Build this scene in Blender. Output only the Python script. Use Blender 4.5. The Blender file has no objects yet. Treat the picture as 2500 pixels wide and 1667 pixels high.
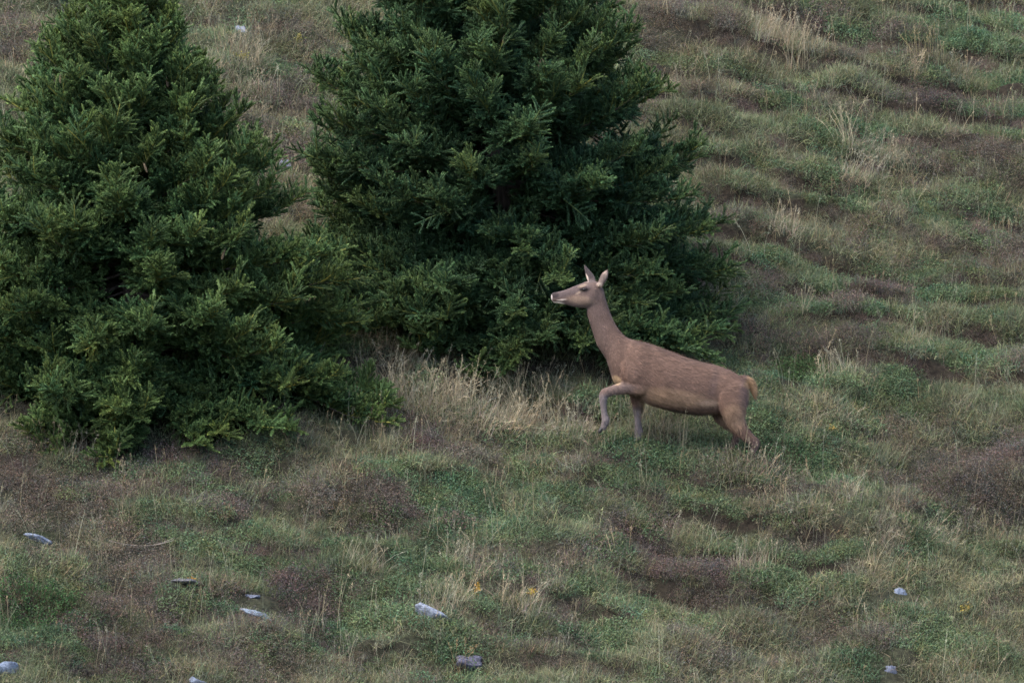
import bpy, math, random
import numpy as np
from mathutils import Vector

# ------------------------------------------------------------------ camera, sky, sun, exposure
scene = bpy.context.scene
COL = scene.collection
PITCH, DIST, PPM = math.radians(6.0), 60.0, 280.0          # PPM: photograph pixels per metre at the hind
CAM = np.array([0.0, -DIST * math.cos(PITCH), DIST * math.sin(PITCH)])
UPV = np.array([0.0, math.sin(PITCH), math.cos(PITCH)])
cam_data = bpy.data.cameras.new('camera')
cam_data.sensor_width = 36.0
cam_data.lens = 36.0 * DIST / (2500.0 / PPM)
cam_data.clip_start, cam_data.clip_end = 1.0, 3000.0
cam = bpy.data.objects.new('camera', cam_data)
cam.location = CAM
cam.rotation_euler = (math.pi / 2 - PITCH, 0, 0)
COL.objects.link(cam)
scene.camera = cam

SUN_ELEV, SUN_AZ = math.radians(60), math.radians(242)     # azimuth clockwise from +Y: high on the left, veiled by cloud
world = bpy.data.worlds.new('World'); scene.world = world
world.use_nodes = True
wn = world.node_tree.nodes; wl = world.node_tree.links
sky = wn.new('ShaderNodeTexSky'); sky.sky_type = 'NISHITA'; sky.sun_disc = False
sky.sun_elevation = SUN_ELEV; sky.sun_rotation = SUN_AZ
sky.air_density = 1.0; sky.dust_density = 3.0; sky.ozone_density = 1.0
wn['Background'].inputs['Strength'].default_value = 0.15
wl.new(sky.outputs[0], wn['Background'].inputs[0])

sun_data = bpy.data.lights.new('sun', 'SUN')
sun_data.energy = 1.5; sun_data.angle = math.radians(35); sun_data.color = (1.0, 0.96, 0.90)
sun = bpy.data.objects.new('sun', sun_data)
to_sun = Vector((math.sin(SUN_AZ) * math.cos(SUN_ELEV), math.cos(SUN_AZ) * math.cos(SUN_ELEV), math.sin(SUN_ELEV)))
sun.rotation_euler = to_sun.to_track_quat('Z', 'Y').to_euler()
COL.objects.link(sun)

scene.view_settings.view_transform = 'Standard'
scene.view_settings.look = 'None'
scene.view_settings.exposure = 1.7
scene.view_settings.gamma = 1.0
scene.view_settings.use_curve_mapping = False
scene.cycles.max_bounces = 3
scene.cycles.diffuse_bounces = 2
scene.cycles.use_adaptive_sampling = True
scene.cycles.adaptive_threshold = 0.015

rng = np.random.default_rng(11)
random.seed(11)

# ------------------------------------------------------------------ noise and terrain
def _hash(ix, iy, seed):
    h = (ix.astype(np.int64) * 374761393 + iy.astype(np.int64) * 668265263 + seed * 974711) & 0x7fffffff
    h = ((h ^ (h >> 13)) * 1274126177) & 0x7fffffff
    return ((h ^ (h >> 16)) & 0xffff) / 65535.0

def vnoise(x, y, seed=0):
    x = np.asarray(x, float); y = np.asarray(y, float)
    ix = np.floor(x); iy = np.floor(y); fx = x - ix; fy = y - iy
    u = fx * fx * fx * (fx * (fx * 6 - 15) + 10); v = fy * fy * fy * (fy * (fy * 6 - 15) + 10)
    a = _hash(ix, iy, seed); b = _hash(ix + 1, iy, seed); c = _hash(ix, iy + 1, seed); d = _hash(ix + 1, iy + 1, seed)
    return ((a * (1 - u) + b * u) * (1 - v) + (c * (1 - u) + d * u) * v) * 2 - 1

def fbm(x, y, seed=0, octs=3):
    s, a = 0.0, 1.0
    for k in range(octs):
        s = s + a * vnoise(x * 2 ** k + 17.3 * k, y * 2 ** k - 9.1 * k, seed + k)
        a *= 0.5
    return s

SX, SY, C0 = -0.12, 0.42, -0.79

def smooth(e0, e1, x):
    t = np.clip((x - e0) / (e1 - e0), 0, 1)
    return t * t * (3 - 2 * t)

TREAD = 0.255                                               # rise from one little terrace to the next
def terrace(x, y):
    """phase (0 the lip, 0.80 to 1 the short riser below the next lip) and strength 0..1 of the little terraces"""
    ph = (0.42 * y + 0.055 * x + 0.075 * fbm(x * 0.55, y * 0.8, 31, 2)) / TREAD
    st = (0.45 + 0.55 * smooth(-0.8, 1.8, x)) * smooth(-0.70, 0.05, vnoise(x * 0.55, y * 0.9, 41) + 0.35 * vnoise(x * 1.7, y * 1.5, 43))
    return ph - np.floor(ph), st

def ground(x, y):
    x = np.asarray(x, float); y = np.asarray(y, float)
    # long profile: the slope in view, a ridge far behind, a valley towards the viewer and the bank the viewer stands on
    slope = np.where(y < 90, SY * y, SY * 90 + 0.25 * 40 * (1 - np.exp(-(np.maximum(y, 90) - 90) / 40.0)))
    xs = SX * 40 * np.tanh(x / 40)
    t = -7.0 - y
    low = np.where(t > 0, 0.42 * t - 9.0 * smooth(0, 55, t) * 0 , 0)
    valley = SY * -7.0 - 5.0 * (1 - np.exp(-np.maximum(t, 0) * 0.084)) + 16.0 * smooth(12, 75, t)
    base = C0 + np.where(y >= -7, slope, valley) + xs
    near = np.exp(-(np.maximum(np.abs(x) - 9, 0) / 6) ** 2) * np.exp(-(np.maximum(np.abs(y - 2) - 11, 0) / 6) ** 2)
    # hummocks
    h = 0.11 * fbm(x * 0.55 + 3.1, y * 0.45, 3, 2) + 0.085 * fbm(x * 1.5, y * 1.6, 7, 2) + 0.045 * vnoise(x * 4.3, y * 5.0, 21) + 0.012 * vnoise(x * 9.0, y * 10.0, 25)
    # little terraces trodden across the slope, running down to the right
    f, st = terrace(x, y)
    amp = 0.02 + 0.085 * st
    step = np.where(f < 0.80, 0.5 - f / 0.80, -0.5 + (f - 0.80) / 0.20)
    bump = 0.055 * np.exp(-((x - 1.95) / 0.35) ** 2 - ((y + 0.14) / 0.20) ** 2) + 0.05 * np.exp(-((x - 1.1) / 0.25) ** 2 - ((y + 0.1) / 0.3) ** 2)
    calm = 1 - 0.75 * np.exp(-((x - 1.4) / 1.0) ** 2 - ((y + 0.0) / 0.5) ** 2)
    return base + bump + near * calm * (h + amp * step)

def ray_dir(px, py):
    p = np.array([(px - 1250.0) / PPM, 0, 0]) + UPV * ((833.5 - py) / PPM)
    d = p - CAM
    return d / np.linalg.norm(d)

def spot(px, py):
    """the place on the hillside where a thing at that point of the photograph stands"""
    d = ray_dir(px, py)
    t = np.arange(52.0, 85.0, 0.02)
    p = CAM[None] + d[None] * t[:, None]
    hit = np.nonzero(p[:, 2] < ground(p[:, 0], p[:, 1]))[0]
    q = p[hit[0] if len(hit) else -1]
    return q[0], q[1], float(ground(q[0], q[1]))

# ------------------------------------------------------------------ helpers
def mesh_np(name, verts, faces, attrs=None, smooth_shade=False):
    """faces: an (n,3) or (n,4) array, or a list of such arrays"""
    me = bpy.data.meshes.new(name)
    verts = np.asarray(verts, np.float32)
    if isinstance(faces, np.ndarray): faces = [faces]
    faces = [np.asarray(f, np.int32) for f in faces if len(f)]
    nl = sum(f.size for f in faces); nf = sum(len(f) for f in faces)
    me.vertices.add(len(verts)); me.vertices.foreach_set('co', verts.ravel())
    if nf:
        me.loops.add(nl); me.polygons.add(nf)
        me.loops.foreach_set('vertex_index', np.concatenate([f.ravel() for f in faces]))
        tot = np.concatenate([np.full(len(f), f.shape[1], np.int32) for f in faces])
        me.polygons.foreach_set('loop_start', np.concatenate([[0], np.cumsum(tot)[:-1]]).astype(np.int32))
        me.polygons.foreach_set('loop_total', tot)
        me.polygons.foreach_set('use_smooth', np.full(nf, smooth_shade))
    for k, v in (attrs or {}).items():
        v = np.asarray(v, np.float32)
        if v.ndim == 1:
            a = me.attributes.new(k, 'FLOAT', 'POINT'); a.data.foreach_set('value', v)
        else:
            if v.shape[1] == 3: v = np.concatenate([v, np.ones((len(v), 1), np.float32)], 1)
            a = me.attributes.new(k, 'FLOAT_COLOR', 'POINT'); a.data.foreach_set('color', v.ravel())
    me.update(); me.validate()
    return me

def link(name, me, mat=None, parent=None, label=None, cat=None, group=None, kind=None):
    o = bpy.data.objects.new(name, me)
    COL.objects.link(o)
    if mat is not None:
        me.materials.clear(); me.materials.append(mat)
    o.parent = parent
    tag(o, label, cat, group, kind)
    return o

def tag(o, label=None, cat=None, group=None, kind=None):
    if label: o['label'] = label
    if cat: o['category'] = cat
    if group: o['group'] = group
    if kind: o['kind'] = kind
    return o

def empty(name, loc, label=None, cat=None, group=None):
    o = bpy.data.objects.new(name, None)
    o.empty_display_size = 0.1
    o.location = loc
    COL.objects.link(o)
    return tag(o, label, cat, group)

def material(name, rough=0.8, spec=0.2):
    m = bpy.data.materials.new(name); m.use_nodes = True
    b = m.node_tree.nodes['Principled BSDF']
    b.inputs['Roughness'].default_value = rough
    b.inputs['Specular IOR Level'].default_value = spec
    return m, m.node_tree.nodes, m.node_tree.links, b

def n_attr(nt, name, kind='GEOMETRY'):
    n = nt.new('ShaderNodeAttribute'); n.attribute_type = kind; n.attribute_name = name
    return n

def n_mix(nt, lk, a, b, fac, mode='MIX'):
    n = nt.new('ShaderNodeMix'); n.data_type = 'RGBA'; n.blend_type = mode
    for sock, v in ((n.inputs[0], fac), (n.inputs[6], a), (n.inputs[7], b)):
        if hasattr(v, 'links'): lk.new(v, sock)
        else: sock.default_value = v
    return n.outputs[2]

def n_noise(nt, lk, scale, detail=3.0, vec=None):
    n = nt.new('ShaderNodeTexNoise'); n.inputs['Scale'].default_value = scale; n.inputs['Detail'].default_value = detail
    if vec is not None: lk.new(vec, n.inputs['Vector'])
    return n

def n_ramp(nt, lk, fac, stops):
    n = nt.new('ShaderNodeValToRGB'); e = n.color_ramp.elements
    while len(e) < len(stops): e.new(0.5)
    for k, (p, c) in enumerate(stops):
        e[k].position = p; e[k].color = (*c, 1)
    lk.new(fac, n.inputs[0])
    return n.outputs[0]

def foliage_material(name, rough=0.75, spec=0.15, through=0.25):
    """colour of the plant (carried by each clump) times the tint of the single leaf or blade"""
    m, nt, lk, b = material(name, rough, spec)
    c = n_mix(nt, lk, n_attr(nt, 'col', 'INSTANCER').outputs['Color'], n_attr(nt, 'tint').outputs['Color'], 1.0, 'MULTIPLY')
    lk.new(c, b.inputs['Base Color'])
    tr = nt.new('ShaderNodeBsdfTranslucent'); lk.new(c, tr.inputs['Color'])
    mx = nt.new('ShaderNodeMixShader'); mx.inputs[0].default_value = through
    lk.new(b.outputs[0], mx.inputs[1]); lk.new(tr.outputs[0], mx.inputs[2])
    lk.new(mx.outputs[0], nt['Material Output'].inputs['Surface'])
    return m

def leaf_material(name, rough=0.75, spec=0.15, through=0.25):
    m, nt, lk, b = material(name, rough, spec)
    c = n_attr(nt, 'tint').outputs['Color']
    lk.new(c, b.inputs['Base Color'])
    tr = nt.new('ShaderNodeBsdfTranslucent'); lk.new(c, tr.inputs['Color'])
    mx = nt.new('ShaderNodeMixShader'); mx.inputs[0].default_value = through
    lk.new(b.outputs[0], mx.inputs[1]); lk.new(tr.outputs[0], mx.inputs[2])
    lk.new(mx.outputs[0], nt['Material Output'].inputs['Surface'])
    return m

def norm(v):
    return v / np.maximum(np.linalg.norm(v, axis=-1, keepdims=True), 1e-9)

def frames_to_euler(xa, ya, za):
    """Blender XYZ eulers of frames given by their three axes, each (n,3)"""
    return np.stack([np.arctan2(ya[:, 2], za[:, 2]), -np.arcsin(np.clip(xa[:, 2], -1, 1)), np.arctan2(xa[:, 1], xa[:, 0])], 1)

def scatter_group(name, variants):
    g = bpy.data.node_groups.new(name, 'GeometryNodeTree')
    g.interface.new_socket('Geometry', in_out='INPUT', socket_type='NodeSocketGeometry')
    g.interface.new_socket('Geometry', in_out='OUTPUT', socket_type='NodeSocketGeometry')
    N, L = g.nodes, g.links
    gi, go = N.new('NodeGroupInput'), N.new('NodeGroupOutput')
    join = N.new('GeometryNodeJoinGeometry')
    for v in variants:
        oi = N.new('GeometryNodeObjectInfo'); oi.inputs['Object'].default_value = v
        ti = N.new('GeometryNodeGeometryToInstance')
        L.new(oi.outputs['Geometry'], ti.inputs[0]); L.new(ti.outputs[0], join.inputs[0])
    def na(nm, t):
        n = N.new('GeometryNodeInputNamedAttribute'); n.data_type = t; n.inputs['Name'].default_value = nm
        return n.outputs['Attribute']
    iop = N.new('GeometryNodeInstanceOnPoints')
    iop.inputs['Pick Instance'].default_value = True
    L.new(gi.outputs[0], iop.inputs['Points']); L.new(join.outputs[0], iop.inputs['Instance'])
    L.new(na('idx', 'INT'), iop.inputs['Instance Index'])
    er = N.new('FunctionNodeEulerToRotation'); L.new(na('rot', 'FLOAT_VECTOR'), er.inputs[0]); L.new(er.outputs[0], iop.inputs['Rotation'])
    L.new(na('scl', 'FLOAT_VECTOR'), iop.inputs['Scale'])
    L.new(iop.outputs[0], go.inputs[0])
    return g

def scatter(name, group, pts, rot, scl, col, nvar, parent=None, **tags):
    n = len(pts)
    me = mesh_np(name, pts, np.zeros((0, 3), np.int32), {'col': col})
    a = me.attributes.new('rot', 'FLOAT_VECTOR', 'POINT'); a.data.foreach_set('vector', np.asarray(rot, np.float32).ravel())
    s = np.asarray(scl, np.float32)
    if s.ndim == 1: s = np.repeat(s[:, None], 3, 1)
    a = me.attributes.new('scl', 'FLOAT_VECTOR', 'POINT'); a.data.foreach_set('vector', s.ravel())
    a = me.attributes.new('idx', 'INT', 'POINT'); a.data.foreach_set('value', rng.integers(0, nvar, n).astype(np.int32))
    o = link(name, me, None, parent, kind='stuff', **tags)
    md = o.modifiers.new('scatter', 'NODES'); md.node_group = group
    return o

class Soup:
    """collects triangles and quads with a tint per vertex"""
    def __init__(s): s.v, s.t, s.q, s.c, s.n = [], [], [], [], 0
    def tri(s, P, C):                     # P (n,3,3), C (n,3,3) or (n,3)
        n = len(P); P = np.asarray(P, float)
        C = np.asarray(C, float)
        if C.ndim == 2: C = np.repeat(C[:, None], 3, 1)
        s.v.append(P.reshape(-1, 3)); s.c.append(C.reshape(-1, 3))
        s.t.append(np.arange(3 * n).reshape(-1, 3) + s.n); s.n += 3 * n
    def quad(s, P, C):
        n = len(P); P = np.asarray(P, float); C = np.asarray(C, float)
        if C.ndim == 2: C = np.repeat(C[:, None], 4, 1)
        s.v.append(P.reshape(-1, 3)); s.c.append(C.reshape(-1, 3))
        s.q.append(np.arange(4 * n).reshape(-1, 4) + s.n); s.n += 4 * n
    def tube(s, path, rad, col, sides=5):
        path = np.asarray(path, float); rad = np.broadcast_to(rad, len(path))
        tan = norm(np.gradient(path, axis=0))
        ref = np.array([0.31, 0.21, 0.93]); ref = np.where(np.abs(tan @ ref)[:, None] > 0.95, np.array([1.0, 0, 0]), ref)
        u = norm(np.cross(tan, ref)); w = np.cross(tan, u)
        a = np.arange(sides) * 2 * math.pi / sides
        ring = path[:, None] + rad[:, None, None] * (np.cos(a)[None, :, None] * u[:, None] + np.sin(a)[None, :, None] * w[:, None])
        k = len(path); idx = np.arange(k * sides).reshape(k, sides) + s.n
        f = np.stack([idx[:-1], np.roll(idx, -1, 1)[:-1], np.roll(idx, -1, 1)[1:], idx[1:]], -1).reshape(-1, 4)
        s.v.append(ring.reshape(-1, 3)); s.q.append(f)
        col = np.asarray(col, float)
        s.c.append(np.broadcast_to(col if col.ndim == 2 else col[None], (k, 3)).repeat(sides, 0)); s.n += k * sides
    def mesh(s, name, smooth_shade=False):
        f = []
        if s.t: f.append(np.concatenate(s.t))
        if s.q: f.append(np.concatenate(s.q))
        return mesh_np(name, np.concatenate(s.v), f, {'tint': np.concatenate(s.c)}, smooth_shade)

def source(name, me, mat):
    me.materials.append(mat)
    return bpy.data.objects.new(name, me)          # never linked: only feeds the scatter nodes

# ------------------------------------------------------------------ hillside
def make_hillside():
    def axis(a, b, step, far):
        mid = np.arange(a, b + 1e-6, step)
        out, d = [], step
        p = b
        while p < far: d *= 1.28; p += d; out.append(p)
        neg, d, p = [], step, a
        while p > -far: d *= 1.28; p -= d; neg.append(p)
        return np.concatenate([neg[::-1], mid, out])
    xs, ys = axis(-6.5, 6.5, 0.045, 420), axis(-7, 11, 0.05, 420)
    X, Y = np.meshgrid(xs, ys)
    Z = ground(X, Y)
    tf, ts = terrace(X, Y); peat_shade = smooth(.72, .82, tf) * ts
    v = np.stack([X, Y, Z], -1).reshape(-1, 3)
    ny, nx = X.shape
    i = np.arange(ny * nx).reshape(ny, nx)
    f = np.stack([i[:-1, :-1], i[:-1, 1:], i[1:, 1:], i[1:, :-1]], -1).reshape(-1, 4)
    m, nt, lk, b = material('turf_soil', 0.95, 0.1)
    tc = nt.new('ShaderNodeTexCoord').outputs['Object']
    big = n_noise(nt, lk, 0.9, 4, tc); fine = n_noise(nt, lk, 22, 6, tc)
    c1 = n_ramp(nt, lk, big.outputs['Fac'], [(0.3, (0.024, 0.032, 0.016)), (0.5, (0.028, 0.028, 0.019)), (0.7, (0.036, 0.040, 0.024))])
    c1 = n_mix(nt, lk, c1, (0.021, 0.017, 0.013, 1), n_attr(nt, 'peat_shade').outputs['Fac'])  # risers darkened: bare peat, plus shade below the lip painted in
    c2 = n_ramp(nt, lk, fine.outputs['Fac'], [(0.3, (0.45, 0.45, 0.45)), (0.7, (1.3, 1.3, 1.2))])
    lk.new(n_mix(nt, lk, c1, c2, 1.0, 'MULTIPLY'), b.inputs['Base Color'])
    bp = nt.new('ShaderNodeBump'); bp.inputs['Strength'].default_value = 0.8; bp.inputs['Distance'].default_value = 0.03
    lk.new(fine.outputs['Fac'], bp.inputs['Height']); lk.new(bp.outputs[0], b.inputs['Normal'])
    link('hillside', mesh_np('hillside', v, f, {'peat_shade': peat_shade.ravel()}, True), m, None, 'grassy heather hillside sloping down to the right', 'hillside', kind='structure')
make_hillside()

# ------------------------------------------------------------------ spruce trees
def make_sprays():
    """needle-covered branchlets: a stem along +Y with fat side shoots in a loose fan, +Z up"""
    out = []
    mat = foliage_material('spruce_needles', 0.6, 0.25, 0.12)
    for k in range(12):
        r = np.random.default_rng(100 + k)
        s = Soup()
        shoots = []
        Ls = 0.27
        bend = r.uniform(-0.04, 0.04); lift = r.uniform(-0.02, 0.09)
        def axis_pt(t): return np.array([bend * t * t, Ls * t, lift * t * t - 0.01 * t])
        n_side = 4
        for i in range(n_side):
            t = 0.22 + 0.72 * (i + r.uniform(-.25, .25)) / n_side
            for side in (-1, 1):
                if r.random() < 0.10: continue
                ang = math.radians(r.uniform(38, 62) if k % 2 else r.uniform(20, 42)); el = math.radians(r.uniform(-15, 55))
                d = np.array([side * math.sin(ang) * math.cos(el), math.cos(ang) * math.cos(el), math.sin(el)])
                ln = (0.110 * (1 - 0.45 * t) + 0.045) * r.uniform(0.75, 1.25)
                p = axis_pt(t)
                shoots.append((p, d, ln, r.uniform(0.85, 1.12)))
                if ln > 0.075 and r.random() < 0.7:     # a forked shoot
                    d2 = norm(d + np.array([side * 0.5, 0.5, r.uniform(-.3, .5)]))
                    shoots.append((p + d * ln * 0.45, d2, ln * 0.6, 1.0))
            if r.random() < 0.45:                        # a shoot standing up from the stem
                d = norm(np.array([r.uniform(-.4, .4), r.uniform(.2, .7), 0.8]))
                shoots.append((axis_pt(t), d, r.uniform(0.04, 0.075), 0.95))
        shoots.append((axis_pt(0.78), norm(axis_pt(1.0) - axis_pt(0.8)), 0.105, 1.1))
        s.tube([axis_pt(t) for t in (0, .35, .7, 1.0)], [0.007, 0.006, 0.005, 0.003], (1.6, 1.1, 0.75), 5)
        for p, d, ln, fat in shoots:
            n = int(22 + 330 * ln)
            up = np.array([0, 0, 1.0]); u = norm(np.cross(d, up) + 1e-4); w = np.cross(u, d)
            curve = w * r.uniform(-0.02, 0.03)
            t = r.uniform(0.0, 1.0, n) ** 0.9
            a = r.uniform(0, 2 * math.pi, n)
            rad = np.cos(a)[:, None] * u + np.sin(a)[:, None] * w
            fwd = r.uniform(0.6, 1.3, n) + 0.9 * smooth(0.75, 1.0, t)
            nd = norm(rad + d * fwd[:, None] + up * 0.15)
            nl = (0.0165 * fat) * r.uniform(0.75, 1.2, n)
            base = p + d * (ln * t)[:, None] + curve * (t * t)[:, None] + rad * (0.0048 * fat * np.sqrt(np.clip(1.03 - t ** 4, 0, 1)))[:, None]
            sd = norm(np.cross(nd, rad + r.normal(0, 0.4, (n, 3))))
            wd = r.uniform(0.0022, 0.0036, n)[:, None]
            P = np.stack([base - sd * wd, base + sd * wd, base + nd * nl[:, None]], 1)
            young = (0.62 + 0.72 * smooth(0.25, 1.0, t) * r.uniform(0.7, 1.25)) * r.uniform(0.8, 1.2)
            g = (young * r.uniform(0.75, 1.25, n))[:, None]
            warm = np.array([1.05, 1.0, 0.8])
            C = np.stack([g * 0.75 * np.ones(3), g * 0.75 * np.ones(3), g * 1.4 * warm], 1)
            s.tri(P, C)
            s.tube([p, p + d * ln * 0.15, p + d * ln * 0.55 + curve * .3, p + d * ln * 0.9 + curve * .8, p + d * ln * 1.02 + curve], np.array([0.003, 0.0055, 0.0058, 0.004, 0.0006]) * fat, np.array([0.62, 0.68, 0.6]) * float(young.mean()), 6)
        out.append(source('spruce_spray', s.mesh('spruce_spray'), mat))
    return out

SPRAYS = make_sprays()
SPRAY_GROUP = scatter_group('spruce_sprays', SPRAYS)
bark, _nt, _lk, _b = material('spruce_bark', 0.9, 0.15)
_n = n_noise(_nt, _lk, 30, 5)
_lk.new(n_ramp(_nt, _lk, _n.outputs['Fac'], [(0.3, (0.045, 0.034, 0.027)), (0.7, (0.13, 0.10, 0.085))]), _b.inputs['Base Color'])
cone_mat, _nt, _lk, _b = material('cone_scales', 0.7, 0.2)
_lk.new(n_attr(_nt, 'tint').outputs['Color'], _b.inputs['Base Color'])

def make_cone_mesh():
    s = Soup(); r = np.random.default_rng(5)
    L, R = 0.078, 0.012
    rows = 11
    t = np.linspace(0, 1, 9)
    s.tube(np.stack([0 * t, 0 * t, -L * t], 1), R * 0.75 * np.sin(np.pi * (0.12 + 0.80 * t)) ** 0.7, (0.22, 0.17, 0.10), 8)
    for i in range(rows):
        tt = (i + 0.3) / rows
        rr = R * math.sin(math.pi * (0.12 + 0.80 * tt)) ** 0.7
        for j in range(8):
            a = 2 * math.pi * (j + 0.5 * (i % 2)) / 8
            er, et = np.array([math.cos(a), math.sin(a), 0]), np.array([-math.sin(a), math.cos(a), 0])
            b0 = er * rr * 0.7 + np.array([0, 0, -L * tt])
            P = [b0 - et * rr * .35, b0 + et * rr * .35, er * rr * 1.12 + et * rr * .28 + np.array([0, 0, -L * tt - 0.013]), er * rr * 1.12 - et * rr * .28 + np.array([0, 0, -L * tt - 0.013])]
            c = np.array([0.135, 0.102, 0.062]) * r.uniform(0.8, 1.2)
            s.quad([P], [c])
    return s.mesh('cone')
CONE = make_cone_mesh()

def make_spruce(name, base, height, ratio, rmax, squash, seed, tones, label, cones, lean=0.0, top_cut=99.0, group=None):
    """base: trunk foot; ratio: crown radius per metre below the tip; squash: depth of the crown over its width"""
    r = np.random.default_rng(seed)
    bx, by, bz = base
    root = empty(name, base, label, 'tree', group)
    loc = np.array(base)
    # trunk
    zs = np.linspace(-0.15, height, 26)
    wob = 0.03 * np.stack([np.sin(zs * 1.7 + seed), np.cos(zs * 1.3 + seed), 0 * zs], 1)
    s = Soup()
    s.tube(np.stack([lean * zs, 0 * zs, zs], 1) + wob, 0.085 * (1 - zs / height * 0.94) * (height / 4) + 0.25 * 0.085 * np.exp(-(zs + 0.15) * 6), (1, 1, 1), 12)
    link('trunk', s.mesh('trunk', True), bark, root)
    limbs = Soup(); P, D, U, S, Cc = [], [], [], [], []
    tips = []
    h, turn = 0.10, r.uniform(0, 6.28)
    while h < height - 0.12:
        frac = h / height
        n = r.integers(7, 10) if frac < 0.85 else 5
        turn = turn + 2.4; a0 = turn
        for j in range(n):
            az = a0 + 2 * math.pi * (j + r.uniform(-.22, .22)) / n
            hh = max(0.05, h + r.uniform(-0.12, 0.12))
            below = height - hh
            a_sl = -0.34 + 1.05 * frac ** 1.2 + r.uniform(-.10, .10)
            b_sl = 0.30 - 0.12 * frac + r.uniform(-.08, .10)
            R = min(ratio * below / (1 + ratio * max(a_sl + b_sl, -.2)) + 0.03, rmax * (0.94 + 0.06 * math.sin(3 * az + seed)) * (1.05 - 0.05 * smooth(0, 0.2, frac)))
            R *= r.uniform(0.84, 1.06) * (1 + 0.08 * vnoise(az * 1.3 + seed, hh * 1.6, seed))
            if r.random() < 0.05: R *= 0.7
            ex, ey = math.cos(az), math.sin(az) * squash
            L = R
            t = np.linspace(0, 1, 9)
            side = r.uniform(-0.12, 0.12)
            px = lean * hh + ex * L * t - ey * side * L * t * t; py = ey * L * t + ex * side * L * t * t
            pz = hh + L * (a_sl * t + b_sl * t ** 2.2)
            # low limbs on the downhill side hang with the slope
            g = ground(bx + px, by + py) - bz
            hang = (1 - smooth(0.0, 1.5, hh)) * np.minimum(g, 0) * (1.0 if hh < 0.7 else 0.85)
            pz = pz + hang * t ** 0.8
            pz = np.maximum(pz, g + 0.05 + 0.08 * r.random())
            path = np.stack([px, py, pz], 1)
            limbs.tube(path, (0.006 + 0.006 * L) * (1 - 0.85 * t), (1, 1, 1), 5)
            # branchlets
            ns = max(7, int(L / 0.037))
            tt = np.sort(0.28 + 0.72 * (np.arange(ns) + r.uniform(-.3, .3, ns)) / ns)
            tt = np.clip(tt, 0.12, 1.0)
            pos = np.stack([np.interp(tt, t, path[:, k]) for k in range(3)], 1)
            tan = norm(np.stack([np.interp(tt, t, np.gradient(path[:, k])) for k in range(3)], 1))
            sd = norm(np.cross(tan, np.array([0, 0, 1.0])))
            upv = np.cross(sd, tan)
            sgn = np.where(np.arange(ns) % 2 == 0, 1, -1)[:, None]
            spread = (0.95 - 0.75 * tt ** 2 + r.normal(0, 0.15, ns))[:, None] * sgn
            elev = r.normal(0.10, 0.48, ns)[:, None] + 0.25
            d = norm(tan + sd * spread * 1.1 + upv * elev + np.array([0, 0, 0.10]))
            # outline of the limb: longer branchlets at mid length
            sc = (0.55 + 0.85 * np.sin(np.pi * np.clip(tt, 0, 1)) ** 0.8 * min(1.0, L / 1.2)) * r.uniform(0.75, 1.15, ns)
            sc = 0.86 * np.clip(sc, 0.6, 1.4)
            P.append(pos); D.append(d); U.append(norm(upv + r.normal(0, 0.6, (ns, 3)))); S.append(sc)
            tone = r.normal(0, 1) * 0.5
            young = smooth(0.55, 1.0, tt) * 0.5 + 0.25 * frac + r.normal(0, 0.16, ns) + tone * 0.22
            Cc.append(np.clip(young, 0, 1)[:, None] * (tones[1] - tones[0])[None] + tones[0][None])
            # the limb's own end: shoots continuing forward and one standing up
            P.append(path[-1:].repeat(3, 0)); D.append(norm(np.array([tan[-1] + [0, 0, .1], tan[-1] + sd[-1] * .5 + [0, 0, .25], tan[-1] * .5 - sd[-1] * .3 + [0, 0, .8]])))
            U.append(norm(upv[-1:].repeat(3, 0) + r.normal(0, .3, (3, 3)))); S.append(r.uniform(0.7, 1.15, 3))
            Cc.append(np.clip(r.normal(0.72, 0.2, 3), 0, 1.15)[:, None] * (tones[1] - tones[0])[None] + tones[0][None])
            tips.append((path[-2], az, hh))
        h += r.uniform(0.085, 0.125) * (0.42 if h < 0.45 else 1)
    # leader and the shoots round it
    for k in range(9):
        zt = height - 0.42 + 0.055 * k
        a = r.uniform(0, 6.28)
        P.append(np.array([[lean * zt, 0, zt]])); D.append(norm(np.array([[0.55 * math.cos(a), 0.55 * math.sin(a), 0.75 + 0.1 * k]])))
        U.append(norm(r.normal(0, 1, (1, 3)))); S.append(np.array([0.75])); Cc.append(tones[1][None])
    P, D, U, S, Cc = map(np.concatenate, (P, D, U, S, Cc))
    Xa = norm(np.cross(D, U)); Za = np.cross(Xa, D)
    keep = P[:, 2] < top_cut
    rot = frames_to_euler(Xa, D, Za)
    Cc = Cc * r.uniform(0.8, 1.2, (len(P), 1))
    hue = r.normal(0, 1, (len(P), 1)) + 0.9 * vnoise(P[:, :1] * 1.6 + seed, P[:, 2:] * 1.6, seed + 5)
    Cc = Cc * np.clip(1 + hue * np.array([[0.085, 0.01, -0.06]]), .6, 1.5)
    link('limbs', limbs.mesh('limbs', True), bark, root, kind='stuff')
    scatter('crown', SPRAY_GROUP, P[keep], rot[keep], S[keep], Cc[keep], len(SPRAYS), root)
    # cones hang from the upper limbs, on the side the photograph shows
    for (cx, cz, cd) in cones:
        c = link('cone', CONE, cone_mat, root)
        q = min((p for p, _, _ in tips if p[1] < 0.3), key=lambda p: (p[0] - cx + bx) ** 2 + (p[2] - cz + bz) ** 2 + 0.15 * (p[1] + 0.6) ** 2)
        c.location = (q[0] + r.uniform(-.03, .03), q[1] - 0.04, q[2] - 0.015)
        k = r.uniform(.8, 1.15); c.scale = (k, k, k * r.uniform(.9, 1.15))
        c.rotation_euler = (r.uniform(-.35, .35), r.uniform(-.35, .35), r.uniform(0, 6))
    return root

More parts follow.
